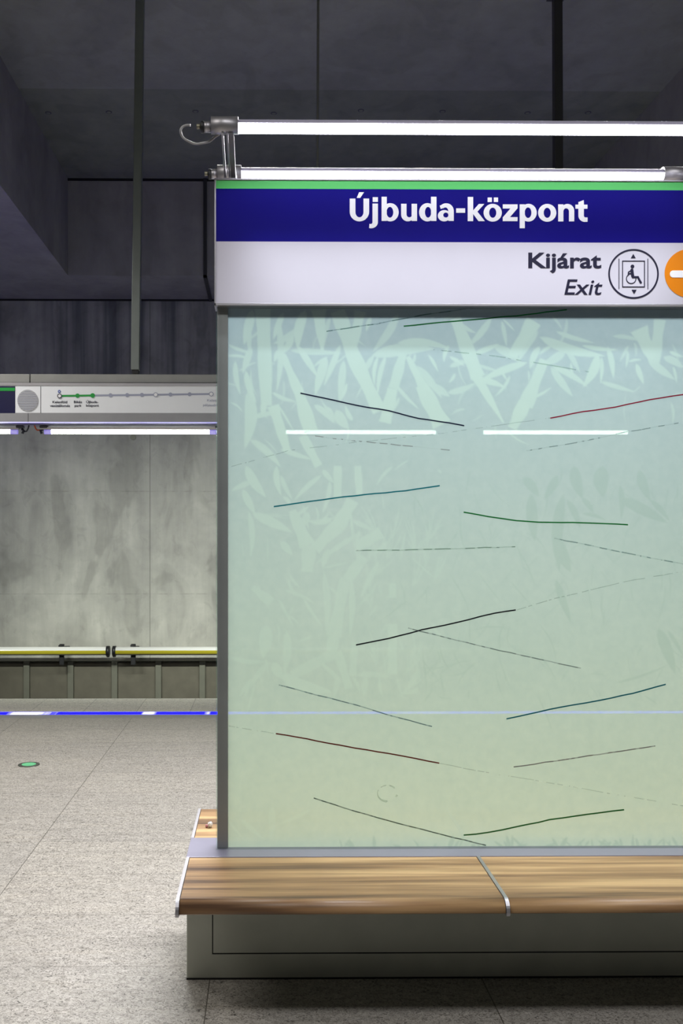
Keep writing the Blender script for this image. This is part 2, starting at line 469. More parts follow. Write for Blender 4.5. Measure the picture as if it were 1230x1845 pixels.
# blue light line in the platform floor
o = MB().box(-14, 16, BLUE0, BLUE1, -0.05, 0.0004).build('floor_light_line', m_blue)
tag(o, 'blue glowing light line let into the floor along the platform edge', 'light strip')

# ------------------------------------------------------------------ barrier and pipes across the track
BY = 13.41
zt, zb = PZ(1190, BY), -1.3
bar = empty('trackside_barrier', (-4, BY, zb), 'low ribbed grey barrier along the far wall across the track', 'barrier')
ribs = [47.3, 125.7, 205, 284.5, 364.2]
pitch = (PX(364.2, BY) - PX(47.3, BY))/4
x0 = PX(47.3, BY) - 5*pitch
for k in range(20):
    xa, xb = x0 + k*pitch, x0 + (k+1)*pitch
    mb = MB(); mb.box(xa+0.04, xb-0.04, BY+0.055, BY+0.075, zb, zt-0.03); mb.build('panel', m_barr, bar)
for k in range(21):
    xa = x0 + k*pitch
    mb = MB(); mb.box(xa-0.042, xa+0.042, BY, BY+0.075, zb, zt-0.012, 0.006, 2); mb.build('rib', m_rib, bar)
mb = MB(); mb.box(x0-0.1, x0+20*pitch+0.1, BY-0.004, BY+0.088, zt-0.010, zt, 0.003, 1); mb.build('top_rail', m_rib, bar)

PYY = 13.05
zp = PZ(1172.6, PYY); rp = 7.6/F*PYY
gx0, gx1 = PX(196, PYY), PX(204.5, PYY)
L1 = 5.2
def pipe(xa, xb, label, ends):
    r = empty('wall_pipe', ((xa+xb)/2, PYY, zp), label, 'pipe', 'pipes along the far wall')
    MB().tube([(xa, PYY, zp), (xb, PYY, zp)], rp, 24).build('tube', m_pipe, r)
    for e in ends:
        MB().tube([(e-0.022, PYY, zp), (e+0.022, PYY, zp)], rp*1.22, 24).build('end_collar', m_black, r)
    mb = MB(); mb.tube([(ends[0], PYY-0.0, zp-rp*1.1), (ends[0], PYY, zp-rp*1.45)], 0.02, 8); mb.build('collar_bolt', m_black, r)
    return r
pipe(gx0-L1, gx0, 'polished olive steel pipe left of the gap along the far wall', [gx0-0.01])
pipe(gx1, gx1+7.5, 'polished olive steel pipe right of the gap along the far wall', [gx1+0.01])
for i, (px, lb) in enumerate(((112, 'small black bracket behind the pipe, left of the pipe gap'), (240.5, 'small black bracket behind the pipe, right of the pipe gap'))):
    x = PX(px, PYY+0.1)
    mb = MB(); mb.box(x-0.032, x+0.032, PYY+0.06, PYY+0.10, zt-0.02, PZ(1160, PYY+0.08), 0.004, 1)
    r = empty('pipe_bracket', (x, PYY+0.08, zt), lb, 'bracket', 'pipe brackets on the far wall')
    mb.build('upright', m_black, r)
    MB().box(x-0.032, x+0.032, PYY+0.10, ZW, zp-0.02, zp+0.02).build('wall_arm', m_black, r)
    MB().box(x-0.03, x+0.01, PYY+0.0, PYY+0.07, zp+rp, zp+rp+0.02).build('clip', m_black, r)

# ------------------------------------------------------------------ overhead information band
SY = 8.0
sz = lambda py: PZ(py, SY)
band = empty('line_information_band', (-1.5, SY, sz(762)), 'long white overhead band with green line diagram hanging over the platform edge', 'sign')
BX0, BX1 = -7.0, 7.5
seg = PX(53, SY)
for a, b in ((BX0, seg-0.003), (seg+0.003, seg+5.0), (seg+5.006, BX1)):
    MB().box(a, b, SY+0.02, SY+0.16, sz(689.5), sz(674), 0.004, 1).build('carrier_beam', m_bandbeam, band)
MB().box(BX0, BX1, SY-0.004, SY+0.16, sz(696), sz(690.3), 0.003, 1).build('top_edge_trim', m_alu, band)
MB().box(BX0, BX1, SY+0.0, SY+0.16, sz(744.5), sz(696)).build('face_board', m_bwhite, band)
MB().box(BX0, BX1, SY-0.002, SY+0.16, sz(760.5), sz(744.5)).build('lower_cover', m_bandgrey, band)
MB().box(BX0, BX1, SY-0.003, SY+0.02, sz(762.6), sz(760.5)).build('blue_trim', m_bluedim, band)
MB().box(BX0, BX1, SY+0.03, SY+0.15, sz(765.5), sz(762.6)).build('underside_tray', m_alu_paint, band)
def qpoly(pts, Y): return [P(px, py, Y) for px, py in pts]
def rect(mb, x0, y0, x1, y1, Y, d=0.001, mi=0):
    mb.slab(qpoly([(x0,y0),(x1,y0),(x1,y1),(x0,y1)], Y), Y, d, mi); return mb
def disc(mb, cx, cy, rx, ry, Y, d=0.001, n=32, mi=0):
    mb.slab(qpoly([(cx+rx*math.cos(2*math.pi*k/n), cy+ry*math.sin(2*math.pi*k/n)) for k in range(n)], Y), Y, d, mi); return mb
def ringarc(mb, oc, orr, ic, irr, a0, a1, Y, tr=lambda x,y:(x,y), d=0.001, n=None, mi=0):
    n = n or max(4, int(abs(a1-a0)/9))
    full = abs(abs(a1-a0)-360) < 1e-6
    ts = [math.radians(a0+(a1-a0)*k/n) for k in range(n if full else n+1)]
    o_ = [tr(oc[0]+orr[0]*math.cos(t), oc[1]+orr[1]*math.sin(t)) for t in ts]
    i_ = [tr(ic[0]+irr[0]*math.cos(t), ic[1]+irr[1]*math.sin(t)) for t in ts]
    mb.strip(qpoly(o_, Y), qpoly(i_, Y), Y, d, mi, full)
    return mb
def text(name, s, x0, x1, ytop, ybase, Y, mat, parent, bold=0.0, shear=0.0, d=0.001, ref='H', squeeze=None):
    """writing that spans photo x0..x1, capital height ytop..ybase"""
    cu = bpy.data.curves.new(name, 'FONT'); cu.body = s; cu.size = 1.0; cu.offset = bold; cu.extrude = 0; cu.resolution_u = 6
    cu.fill_mode = 'BOTH'; cu.extrude = 0.01
    to = bpy.data.objects.new(name, cu); C.objects.link(to)
    cr = bpy.data.curves.new('r', 'FONT'); cr.body = ref; cr.size = 1.0; cr.offset = bold
    ro = bpy.data.objects.new('r', cr); C.objects.link(ro)
    dg = bpy.context.evaluated_depsgraph_get(); dg.update()
    me = bpy.data.meshes.new_from_object(to.evaluated_get(dg)); mr = bpy.data.meshes.new_from_object(ro.evaluated_get(dg))
    cap = max(v.co.y for v in mr.vertices)
    for o_ in (to, ro): bpy.data.objects.remove(o_)
    for v in me.vertices: v.co.x += shear*v.co.y
    xs = [v.co.x for v in me.vertices]; a, b = min(xs), max(xs)
    X0, Z0 = P(x0, ybase, Y); X1, Z1 = P(x1, ytop, Y)
    for v in me.vertices:
        X = X0 + (v.co.x-a)/(b-a)*(X1-X0); Z = Z0 + v.co.y/cap*(Z1-Z0); yy = Y + (d if v.co.z < 0 else 0)
        v.co = (X, yy, Z)
    me.materials.clear(); me.materials.append(mat); me.name = name
    o_ = bpy.data.objects.new(name, me); C.objects.link(o_)
    if parent is not None:
        o_.parent = parent; o_.matrix_parent_inverse = unparent(parent)
    return o_
T = SY-0.002
mb = MB(); rect(mb, -420, 696, 27.3, 744.5, T, 0.003); mb.build('name_panel', m_farnavy, band)
mb = MB(); rect(mb, -420, 698.5, 26.8, 704.3, T-0.002, 0.002); mb.build('green_stripe', m_fargreen, band)
mb = MB(); rect(mb, 72.8, 696, 73.6, 744.5, T, 0.003); rect(mb, 50.3, 744.5, 50.9, 760.5, T-0.002, 0.003); mb.build('seam', m_seam, band)
g = MB(); disc(g, 49.8, 721.3, 18.7, 19.3, T-0.003, 0.004, 40); gr = g.build('loudspeaker_grille', m_greydisc, band)
g = MB()
for k in range(12):
    yy = 704.5+3*k; hw = math.sqrt(max(0, 18.0**2-(yy-721.3)**2))
    rect(g, 49.8-hw, yy, 49.8+hw, yy+0.7, T-0.0045, 0.002)
g.build('grille_slot', m_lilac, gr)
def ln(x): return 713.3 - (x-107)*0.0125
def stroke(mb, pts, w, Y, d=0.001, mi=0):
    Lf, Rt = [], []
    for k, (x, y) in enumerate(pts):
        xa, ya = pts[max(0, k-1)]; xb, yb = pts[min(len(pts)-1, k+1)]
        dx, dy = xb-xa, yb-ya; L = math.hypot(dx, dy); nx, ny = -dy/L*w/2, dx/L*w/2
        Lf.append((x+nx, y+ny)); Rt.append((x-nx, y-ny))
    mb.strip(qpoly(Lf, Y), qpoly(Rt, Y), Y, d, mi)
    return mb
g = MB(); stroke(g, [(109,ln(109)),(167,ln(167))], 3.4, T); disc(g, 139.6, ln(139.6), 3.9, 3.9, T-.001, .002, 20); disc(g, 166.8, ln(167), 4.2, 4.2, T-.001, .002, 20)
g.build('green_line', m_fargreen, band)
g = MB(); stroke(g, [(168,ln(168)),(380,ln(380))], 3.2, T+.0005)
for x in (199,229,255.5,307,341.5): disc(g, x, ln(x), 3.6, 3.6, T-.001, .002, 20)
for x in (280.3, 380.4): ringarc(g, (x,ln(x)), (4.2,4.2), (x,ln(x)), (2.8,2.8), 0, 360, T-.002, d=.002, n=24)
g.build('grey_line', m_lilac, band)
for x in (280.3, 380.4, 107.2):
    g = MB(); disc(g, x, ln(x), 3.0, 3.0, T-.003, .002, 20); g.build('station_ring', m_ltr, band)
g = MB(); ringarc(g, (107.2,ln(107)), (4.2,4.2), (107.2,ln(107)), (2.9,2.9), 0, 360, T-.0035, d=.002, n=24); g.build('ring_outline', m_ink, band)
g = MB(); disc(g, 106.8, 705.3, 2.7, 2.7, T, .002, 20); bi = g.build('transfer_badge', m_blueink, band)
g = MB(); stroke(g, [(105.6,704.4),(107.0,706.4),(108,704.3)], 0.8, T-.002); g.build('badge_mark', m_ltr, bi)
text('station_name', 'Kelenföld', 94.5, 121, 722.2, 726.4, T, m_ink, band, 0.012)
text('station_name', 'vasútállomás', 90, 126, 728.8, 733, T, m_ink, band, 0.012)
text('station_name', 'Bikás', 133, 147.5, 722, 726.2, T, m_ink, band, 0.012)
text('station_name', 'park', 134.3, 146.6, 728.6, 732.8, T, m_ink, band, 0.012)
text('station_name', 'Újbuda-', 155.3, 177, 722, 726.2, T, m_ink, band, 0.012)
text('station_name', 'központ', 155, 178, 728.4, 732.6, T, m_ink, band, 0.012)
text('station_name', 'Keleti', 373, 390.5, 719.2, 723.4, T, m_paleink, band, 0.008)
text('station_name', 'pályaudvar', 365.7, 396, 727.5, 731.7, T, m_paleink, band, 0.008)

# square poles that carry the band, and a thin conduit
def pole(px_top, px_bot, w, label, name='hanging_pole', mat=m_pole, Y=SY+0.09, cat='pole', bev=0.006):
    zt_, zb_ = ZC, PZ(668, Y) if name == 'hanging_pole' else PZ(674, Y)
    xb = PX(px_bot, Y); xt = PX(px_top, Y); slope = (xt-xb)/(970/F*Y - 302/F*Y)
    xt = xb + slope*(zt_-zb_)
    mb = MB(); mb.box(-w/2, w/2, Y-w/2, Y+w/2, zb_, zt_, bev, 2)
    for v in mb.bm.verts: v.co.x += xb + (xt-xb)*(v.co.z-zb_)/(zt_-zb_)
    r = empty(name, (xb, Y, zb_), label, cat)
    mb.build('shaft', mat, r)
    MB().box(xb-w*0.38, xb+w*0.38, Y-w*0.38, Y+w*0.38, PZ(674, Y), zb_).build('foot_plug', m_black, r)
    MB().box(xt-w, xt+w, Y-w, Y+w, zt_-0.012, zt_).build('ceiling_plate', mat, r)
    return r
pole(252.5, 244.0, 0.072, 'square grey hanging pole left of the station sign, reaching down to the white band')
pole(1003.5, 1006, 0.072, 'square dark hanging pole at upper right, passing behind the tube lights', mat=m_darkpole)  # same kind of pole as the left; its lack of light is painted in
m_conduit = plain('grey_conduit', (104,106,104), 0.6)
pole(573, 570, 0.022, 'thin grey conduit hanging from the ceiling above the station name', 'hanging_conduit', m_conduit, SY+0.09, 'conduit', 0.004)

# tube lights under the band
TZ = sz(778.5)
def tube_light(pxa, pxb, label):
    xa, xb = PX(pxa, SY+0.06), PX(pxb, SY+0.06)
    z = PZ(778.6, SY+0.06); Y = SY+0.06
    r = empty('tube_light', ((xa+xb)/2, Y, z), label, 'light', 'tube lights under the white band')
    MB().tube([(xa+0.06, Y, z), (xb-0.05, Y, z)], 0.0165, 16).build('tube', m_tube, r)
    MB().prism_x([(Y-0.018, z+0.018), (Y+0.018, z+0.018), (Y+0.026, z+0.038), (Y-0.026, z+0.038)], xa-0.03, xb+0.02).build('reflector', m_alu, r)
    for a, b in ((xa, xa+0.06), (xb-0.05, xb+0.01)):
        MB().tube([(a, Y, z), (b, Y, z)], 0.02, 16).build('end_cap', m_bluecap, r)
    MB().box(xa-0.035, xa+0.03, Y-0.03, Y+0.03, z+0.030, z+0.0515, 0.004, 1).build('bracket', m_black, r)
    MB().tube([(xa-0.012, Y, z+0.022), (xa-0.03, Y-0.01, z+0.01), (xa-0.02, Y-0.01, z-0.016)], 0.011, 8).build('clip', m_black, r)
    MB().box(xb-0.0, xb+0.06, Y-0.03, Y+0.03, z+0.030, z+0.0515, 0.004, 1).build('bracket', m_black, r)
    MB().tube([(xb+0.045, Y, z+0.022), (xb+0.06, Y-0.01, z+0.01), (xb+0.05, Y-0.01, z-0.016)], 0.011, 8).build('clip', m_black, r)
    return r
m_bluecap = emis('violet_end_glow', (120,100,230), 0.5)
tube_light(-300, 30, 'glowing white tube light cut off by the left edge of the photo')
tube_light(80, 388, 'glowing white tube light under the band, left of the glass partition')
tube_light(502, 795, 'white tube light seen through the left half of the glass partition')
tube_light(857, 1140, 'white tube light seen through the right half of the glass partition')
def cable(name, pts, mat, label):
    o = MB().tube([(PX(a, SY+.05), SY+.05, PZ(b, SY+.05)) for a, b in pts], 0.006, 8).build(name, mat)
    tag(o, label, 'cable', 'short cables between two tube lights'); return o
cable('light_cable', [(52,763),(52,768),(50.5,773),(48,777.5),(44,778)], m_black, 'short black cable curling down beside the left tube bracket')
cable('light_cable', [(61,763),(62.5,768),(64.5,773),(67,775.5),(72,775.5)], m_wire_o, 'short orange cable curling down beside the right tube bracket')

# ------------------------------------------------------------------ green floor light
gx = PX(52, 6.886)
fl = empty('floor_marker_light', (gx, 6.886, 0), 'round green floor marker light with dark rim set in the granite', 'light')
MB().tube([(gx, 6.886, -0.02), (gx, 6.886, 0.004)], 0.076, 32).build('rim', plain('marker_rim', (84,88,80), 0.4, 0.5), fl)
MB().tube([(gx, 6.886, 0.0), (gx, 6.886, 0.0055)], 0.050, 32).build('lens', plain('marker_lens', (104,196,140), 0.25), fl)

# ------------------------------------------------------------------ bench
PF, PB = 3.529, 3.757          # front and back edge of the metal plate
PC = 3.643
XB0 = -0.289; XB1 = 3.9
ZH = 0.450
bench = empty('station_bench', (1.6, PC, 0), 'double-sided timber bench on a grey metal base under the glass partition', 'bench')
# base body with recessed access panel groove
base = MB().box(XB0, XB1, PF, PB, 0, ZH-0.012, 0.002, 1).build('base', m_base, bench)
px0 = PX(384.0, PF); pzb = PZ(1716.5, PF)
g = MB()
g.box(px0-0.004, px0, PF-0.0012, PF+0.01, pzb, ZH-0.02); g.box(px0-0.004, XB1-0.1, PF-0.0012, PF+0.01, pzb-0.0045, pzb)
g.build('groove', m_gap, base)
g = MB().box(px0, XB1-0.1, PF-0.002, PF+0.01, pzb, ZH-0.045, 0.001, 1).build('access_panel', m_base, bench)
MB().box(XB0-0.001, XB1, PF-0.0022, PF+0.01, 0.0, 0.006).build('base_shadow_gap', m_gap, base)
MB().box(XB0-0.002, XB1, PF, PB, ZH-0.012, ZH, 0.0015, 2).build('top_plate', plain('plate_metal', (158,155,174), 0.3, 0.45, 0.5, 0.02), bench)
# seat profile: flat top with a rounded nose
def seatprof(yw, yn, side, top=ZH-0.003, th=0.040, r=0.036):
    pts = [(yw, top)]
    yc = yn - side*(-1)*0  # nose
    for k in range(9):
        a = math.pi/2*k/8
        pts.append((yn + side*(-r + r*math.sin(a)), top - r + r*math.cos(a)))
    pts.append((yn - side*0.004, top-th)); pts.append((yw, top-th))
    return pts
SF = 3.092; SB = PC + (PC-SF)
segs = [(XB0+0.010, 0.7775), (0.7895, 1.857), (1.869, 2.936), (2.948, XB1-0.01)]
for yw, yn, side in ((PF-0.0005, SF, -1), (PB+0.0005, SB, 1)):
    prof = seatprof(yw, yn, side)
    big = seatprof(yw, yn + side*0.004, side, ZH, 0.050, 0.040)
    for a, b in segs:
        mb = MB(); mb.prism_x(prof, a+0.0015, b-0.0015)
        o = mb.build('timber_seat', m_wood, bench)
        for f in o.data.polygons: f.use_smooth = abs(f.normal.x) < 0.5 and f.area < 0.02
    for xx in (XB0-0.001, 0.7775, 1.857, 2.936):
        w = 0.011 if xx < 0 else 0.012
        mb = MB(); mb.prism_x(big, xx, xx+w); mb.build('end_plate' if xx < 0 else 'divider', m_alu, bench)
    MB().box(XB0+0.02, XB1-0.02, min(yw, yn-side*0.05), max(yw, yn-side*0.05), ZH-0.052, ZH-0.043).build('seat_carrier', m_base, bench)
# scrap of paper on the far seat
sx, _ = P(376.5, 1478, 3.92); 
Ys = 3.90
mb = MB()
r = bmesh.ops.create_icosphere(mb.bm, subdivisions=3, radius=0.0115)
random.seed(4)
for v in r['verts']:
    v.co = Vector((v.co.x*0.85, v.co.y*0.9, v.co.z*1.0)) * (1+random.uniform(-0.12, 0.12))
    v.co += Vector((PX(378.5, Ys), Ys, ZH+0.009))
pc = empty('paper_scrap', (PX(377, Ys), Ys, ZH-0.003), 'tiny crumpled white paper scrap lying on the rear timber seat', 'litter')
mb.build('crumpled_ball', plain('tissue_white', (236,234,238), 0.7), pc)
mb = MB(); r = bmesh.ops.create_icosphere(mb.bm, subdivisions=2, radius=0.006)
for v in r['verts']: v.co = v.co*(1+random.uniform(-0.2,0.2)) + Vector((PX(372.3, Ys), Ys, ZH+0.003))
tag(mb.build('pink_corner', plain('tissue_pink', (206,140,150), 0.7), pc), 'pink torn corner')

# ------------------------------------------------------------------ glass partition
GT = 2.53                        # glass runs up behind the sign
GX1 = 3.6
part = empty('glass_partition', (1.7, PC, ZH), 'tall pale green frosted glass partition printed with leaves and thin coloured strokes', 'partition')
def pane(name, y0, y1):
    mb = MB(); mb.box(PX(389.2, 3.62), GX1, y0, y1, ZH, GT)
    for f in mb.bm.faces:
        c = f.calc_center_median()
        f.material_index = 1 if c.x < PX(389.2, 3.62)+0.001 else 0
    return mb.build(name, [m_glass, m_glassedge], part)
pane('front_pane', 3.613, 3.621); pane('rear_pane', 3.665, 3.673)
xp0, xp1 = PX(391.2, 3.627), PX(410.5, 3.627)
MB().box(xp0, xp1, 3.627, 3.660, ZH, GT, 0.001, 1).build('end_post', m_post, part)
LY = 3.6400
import numpy as np
GX0_, GXE, GY0_, GYE = 400, 1340, 530, 1540
DEN = np.full((GYE-GY0_, GXE-GX0_), 0.5)
def fill(poly, val, dark):
    P_ = np.array(poly); x0, y0 = np.floor(P_.min(0)).astype(int)-1; x1, y1 = np.ceil(P_.max(0)).astype(int)+1
    x0, x1 = max(x0, GX0_), min(x1, GXE); y0, y1 = max(y0, GY0_), min(y1, GYE)
    if x1 <= x0 or y1 <= y0: return
    yy, xx = np.mgrid[y0:y1, x0:x1]
    acc = np.zeros(xx.shape)
    for oy in (0.25, 0.75):
        for ox in (0.25, 0.75):
            X, Y_ = xx+ox, yy+oy; ins = np.zeros(xx.shape, bool)
            for (ax, ay), (bx, by) in zip(P_, np.roll(P_, -1, 0)):
                if ay == by: continue
                c = ((ay > Y_) != (by > Y_)) & (X < (bx-ax)*(Y_-ay)/(by-ay)+ax); ins ^= c
            acc += ins*0.25
    D_ = DEN[y0-GY0_:y1-GY0_, x0-GX0_:x1-GX0_]
    if dark: np.minimum(D_, 0.5-0.5*val*acc, out=D_)
    else: np.maximum(D_, 0.5+0.5*val*acc, out=D_)
def blade(dark, x0, y0, x1, y1, w, bend=0.0, wedge=None, n=10, val=1.0):
    """pointed bamboo leaf (or tapering stalk) from point to point of the print"""
    dx, dy = x1-x0, y1-y0; L = math.hypot(dx, dy)
    if L < 1: return
    nx, ny = -dy/L, dx/L
    Lf, Rt = [], []
    for k in range(n+1):
        t = k/n
        if wedge: hw = (wedge[0]*(1-t)+wedge[1]*t)/2*(1+0.10*math.sin(9*t+x0))
        else: hw = w/2*min(1, (math.sin(math.pi*min(1, t**0.75))**0.8)+0.02)
        b = bend*L*math.sin(math.pi*t)
        cx, cy = x0+dx*t+nx*b, y0+dy*t+ny*b
        Lf.append((cx+nx*hw, cy+ny*hw)); Rt.append((cx-nx*hw, cy-ny*hw))
    y = (y0+y1)/2
    if not dark: val *= 1.0 if y < 780 else max(0.5, 1.0-(y-780)/500)  # leaf contrast fades downward, the light's falloff put into the print
    fill(Lf+Rt[::-1], val, dark)
S = 2.929
A = lambda ox, oy, L: [(ox+a/S, oy+b/S, ox+c/S, oy+d/S, w/S) for a,b,c,d,w in L]
R1 = A(390,540,[(190,55,145,240,45),(180,150,185,305,22),(185,250,138,392,34),(330,110,318,490,32),(355,70,300,212,30),(440,150,300,235,34),(405,190,340,292,32),
 (600,90,560,270,24),(470,55,430,265,48),(815,90,790,170,22),(960,75,825,275,40),(390,268,660,283,30),(820,295,1150,258,58),(955,228,1235,258,36),
 (430,245,535,410,32),(580,300,520,505,45),(655,240,568,455,30),(672,320,648,545,36),(852,300,835,455,20),(895,295,850,510,24),(1060,350,1190,520,36),
 (1130,450,1232,512,38),(945,445,1068,575,18),(100,325,128,505,26),(155,375,212,545,30),(170,480,150,790,60),(300,600,175,635,26),(295,490,425,540,20),
 (60,298,172,312,14),(60,238,195,285,16),(180,740,340,885,36),(200,745,300,820,12),(515,555,625,655,30),(585,565,625,645,18),(630,585,700,685,50),(340,790,505,845,25),
 (690,440,650,540,16),(515,355,590,300,12),(120,380,215,330,10),(790,370,835,290,26),(1225,240,1200,330,20),(1120,290,1170,380,16),(1050,285,1030,350,14),
 (340,260,305,330,26),(250,540,240,610,30),(965,515,930,590,14),(980,480,1070,580,12),(600,600,560,540,14),(720,640,680,560,22)])
K1 = A(390,540,[(245,50,265,560,0),(350,290,430,480,0),(430,470,500,700,0),(300,560,375,800,0),(540,55,560,270,0),(640,60,720,290,0),(715,280,860,590,0),(985,285,935,470,0),(930,470,890,650,0),(1010,300,1110,500,0),(1080,450,1190,660,0),(760,60,720,260,0),(455,720,540,880,0)])
W1 = [(80,62),(30,52),(52,85),(62,40),(78,18),(80,66),(78,66),(44,60),(60,66),(22,60),(70,95),(60,40),(50,40)]
R2 = A(810,540,[(220,95,95,250,32),(275,110,300,245,20),(465,165,365,325,40),(135,282,265,232,26),(235,245,380,330,42),(475,245,425,365,32),(610,270,490,345,42),
 (410,330,150,435,36),(145,420,295,462,30),(475,195,820,295,48),(610,245,690,385,26),(785,288,705,460,46),(802,300,795,445,18),(835,245,865,415,28),(535,355,650,510,36),
 (540,348,730,460,30),(1130,300,1235,358,36),(985,335,1025,445,26),(1045,310,1190,420,38),(-10,492,140,438,30),(0,355,110,325,26),(945,238,898,325,15),(940,268,928,360,15),
 (795,430,980,485,22),(280,100,345,165,10),(55,120,140,175,18),(560,165,760,225,22),(860,190,1010,215,20),(945,325,1015,315,12),(1160,270,1235,300,18),(320,400,240,510,16),(300,420,270,370,12),
 (0,300,80,350,18),(30,390,-5,440,16),(700,240,890,262,20),(540,240,470,290,16),(430,520,540,460,14),(1180,350,1200,440,14),(640,330,660,420,12),(100,240,130,330,12)])
K2 = A(810,540,[(30,95,150,410,0),(140,400,285,650,0),(445,110,330,300,0),(500,315,400,560,0),(1000,150,1070,310,0),(1110,100,1080,330,0),(400,540,330,680,0)])
W2 = [(60,80),(60,10),(80,46),(44,80),(90,44),(56,60),(80,50)]
R3 = A(390,840,[(155,0,262,165,46),(195,80,75,132,26),(140,125,205,255,36),(172,240,180,480,28),(318,0,342,155,30),(340,50,402,180,22),(555,48,408,185,24),(190,250,400,350,46),
 (485,245,440,330,38),(610,290,470,288,20),(700,285,510,420,60),(770,350,520,520,24),(860,500,760,700,26),(568,560,580,905,32),(712,600,705,900,30),(360,655,520,725,18),
 (70,1010,265,1032,24),(345,1100,490,1175,42),(265,840,245,1015,64),(372,870,358,1100,40),(300,1038,355,1125,46),(285,1035,175,1175,28),(560,20,620,90,26),(600,80,560,250,22),
 (420,260,490,210,16),(540,290,620,275,20),(650,60,630,180,26),(720,290,830,340,24),(900,400,820,470,20),(590,440,560,540,30),(340,400,400,470,36),(390,200,350,160,20),
 (740,1105,930,1120,26),(1100,1070,1010,1171,30),(660,1150,540,1030,22),(500,900,420,930,12),(440,640,380,560,14),(560,540,700,510,12),(750,740,860,600,12),(800,800,950,660,10),(330,700,410,850,14),(460,700,560,850,16)])
K3 = A(390,840,[(400,235,480,420,0),(640,0,640,175,0),(745,0,755,150,0),(720,180,640,320,0),(640,310,520,440,0),(870,350,740,430,0),(780,480,690,600,0),(680,590,620,900,0),(620,900,600,1020,0),(630,985,400,1105,0),(640,980,700,1175,0),(490,420,480,560,0),(730,930,720,1110,0),(930,620,930,1100,0),(190,640,290,720,0)])
W3 = [(44,80),(44,40),(40,36),(60,74),(70,56),(64,48),(56,60),(52,70),(64,54),(60,50),(44,40),(80,60),(34,40),(40,50),(26,60)]
R5 = A(390,1220,[(340,0,610,82,58),(650,0,620,112,28),(790,0,775,105,32),(1200,0,975,92,34),(205,0,118,108,22),(290,680,288,862,34),(55,745,140,850,12),(130,750,245,852,24),(500,700,325,782,18),(1080,20,960,110,16),(860,0,880,110,14),(720,0,760,90,16),(180,20,150,110,14)])
random.seed(11)
for L in (R1, R2, R3, R5):
    for a,b,c,d,w in L: blade(False, a, b, c, d, w*1.1, random.uniform(-0.07, 0.07), val=random.uniform(0.75, 1.0))
for K, Wd in ((K1,W1),(K2,W2),(K3,W3)):
    for (a,b,c,d,_), (w0,w1) in zip(K, Wd): blade(False, a, b, c, d, 0, 0.0, (w0/S, w1/S), val=random.uniform(0.85, 1.0))
for i in range(150):           # thin twigs and small blades between
    x = random.uniform(415, 1300); y = random.uniform(560, 1240)
    if y > 780 and x > 800: continue
    a = random.gauss(math.pi/2, 0.7); L = random.uniform(14, 60)
    blade(False, x, y, x+L*math.cos(a), y+L*math.sin(a), random.uniform(2, 6), random.uniform(-0.12, 0.12), val=random.uniform(0.4, 0.9))
for i in range(26):            # fans of slim blades near the middle
    x, y = random.uniform(640, 800), random.uniform(960, 1230); a0 = random.uniform(-1.9, -1.0)
    for k in range(5):
        a = a0+random.uniform(-0.35, 0.35); L = random.uniform(30, 80)
        blade(False, x, y, x+L*math.cos(a), y+L*math.sin(a), random.uniform(1.5, 4), 0.05, val=0.6)
D = A(810,840,[(430,150,450,400,60),(570,50,500,175,45),(600,150,580,560,60),(655,0,700,170,60),(805,0,812,165,80),(900,170,1150,300,60),(1000,20,1060,185,50),(560,380,640,560,70),(390,60,470,160,50),
  (700,170,760,250,30),(900,100,905,280,30),(1060,180,1160,290,30),(620,180,690,330,36),(1100,860,1190,1100,60),(870,1150,1160,1050,14),(1150,870,1230,1000,22),(560,600,640,830,40),(700,250,830,290,20)])
for a,b,c,d,w in D: blade(True, a, b, c, d, w, random.uniform(-0.06, 0.06), val=0.55)
for i in range(150):
    x = random.uniform(720, 1320); y = random.uniform(840, 1260)
    a = random.gauss(math.pi/2, 0.6); L = random.uniform(20, 80)
    blade(True, x, y, x+L*math.cos(a), y+L*math.sin(a), random.uniform(0.8, 2.4), random.uniform(-0.12, 0.12), val=0.5)
for i in range(60):            # grassy shadows along the bottom edge
    x = random.uniform(600, 1300); y = 1529
    blade(True, x, y, x+random.uniform(-22,22), y-random.uniform(4,24), random.uniform(2,7), 0.0, val=0.7)
DEN = (DEN + np.roll(DEN, 1, 0) + np.roll(DEN, -1, 0) + np.roll(DEN, 1, 1) + np.roll(DEN, -1, 1))/5
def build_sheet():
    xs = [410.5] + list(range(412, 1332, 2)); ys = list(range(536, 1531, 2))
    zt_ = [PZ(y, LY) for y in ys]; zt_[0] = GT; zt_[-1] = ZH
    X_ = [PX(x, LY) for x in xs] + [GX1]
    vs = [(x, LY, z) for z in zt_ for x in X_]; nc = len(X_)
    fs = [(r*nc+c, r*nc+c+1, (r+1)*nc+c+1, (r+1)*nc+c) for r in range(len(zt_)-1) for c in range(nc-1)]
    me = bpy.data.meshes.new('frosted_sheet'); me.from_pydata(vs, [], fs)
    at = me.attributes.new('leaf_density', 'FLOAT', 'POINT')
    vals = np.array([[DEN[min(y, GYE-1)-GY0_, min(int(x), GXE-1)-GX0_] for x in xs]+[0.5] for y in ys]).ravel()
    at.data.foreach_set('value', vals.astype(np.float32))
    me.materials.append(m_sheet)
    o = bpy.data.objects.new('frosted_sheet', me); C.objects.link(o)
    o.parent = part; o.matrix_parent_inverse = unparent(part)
build_sheet()
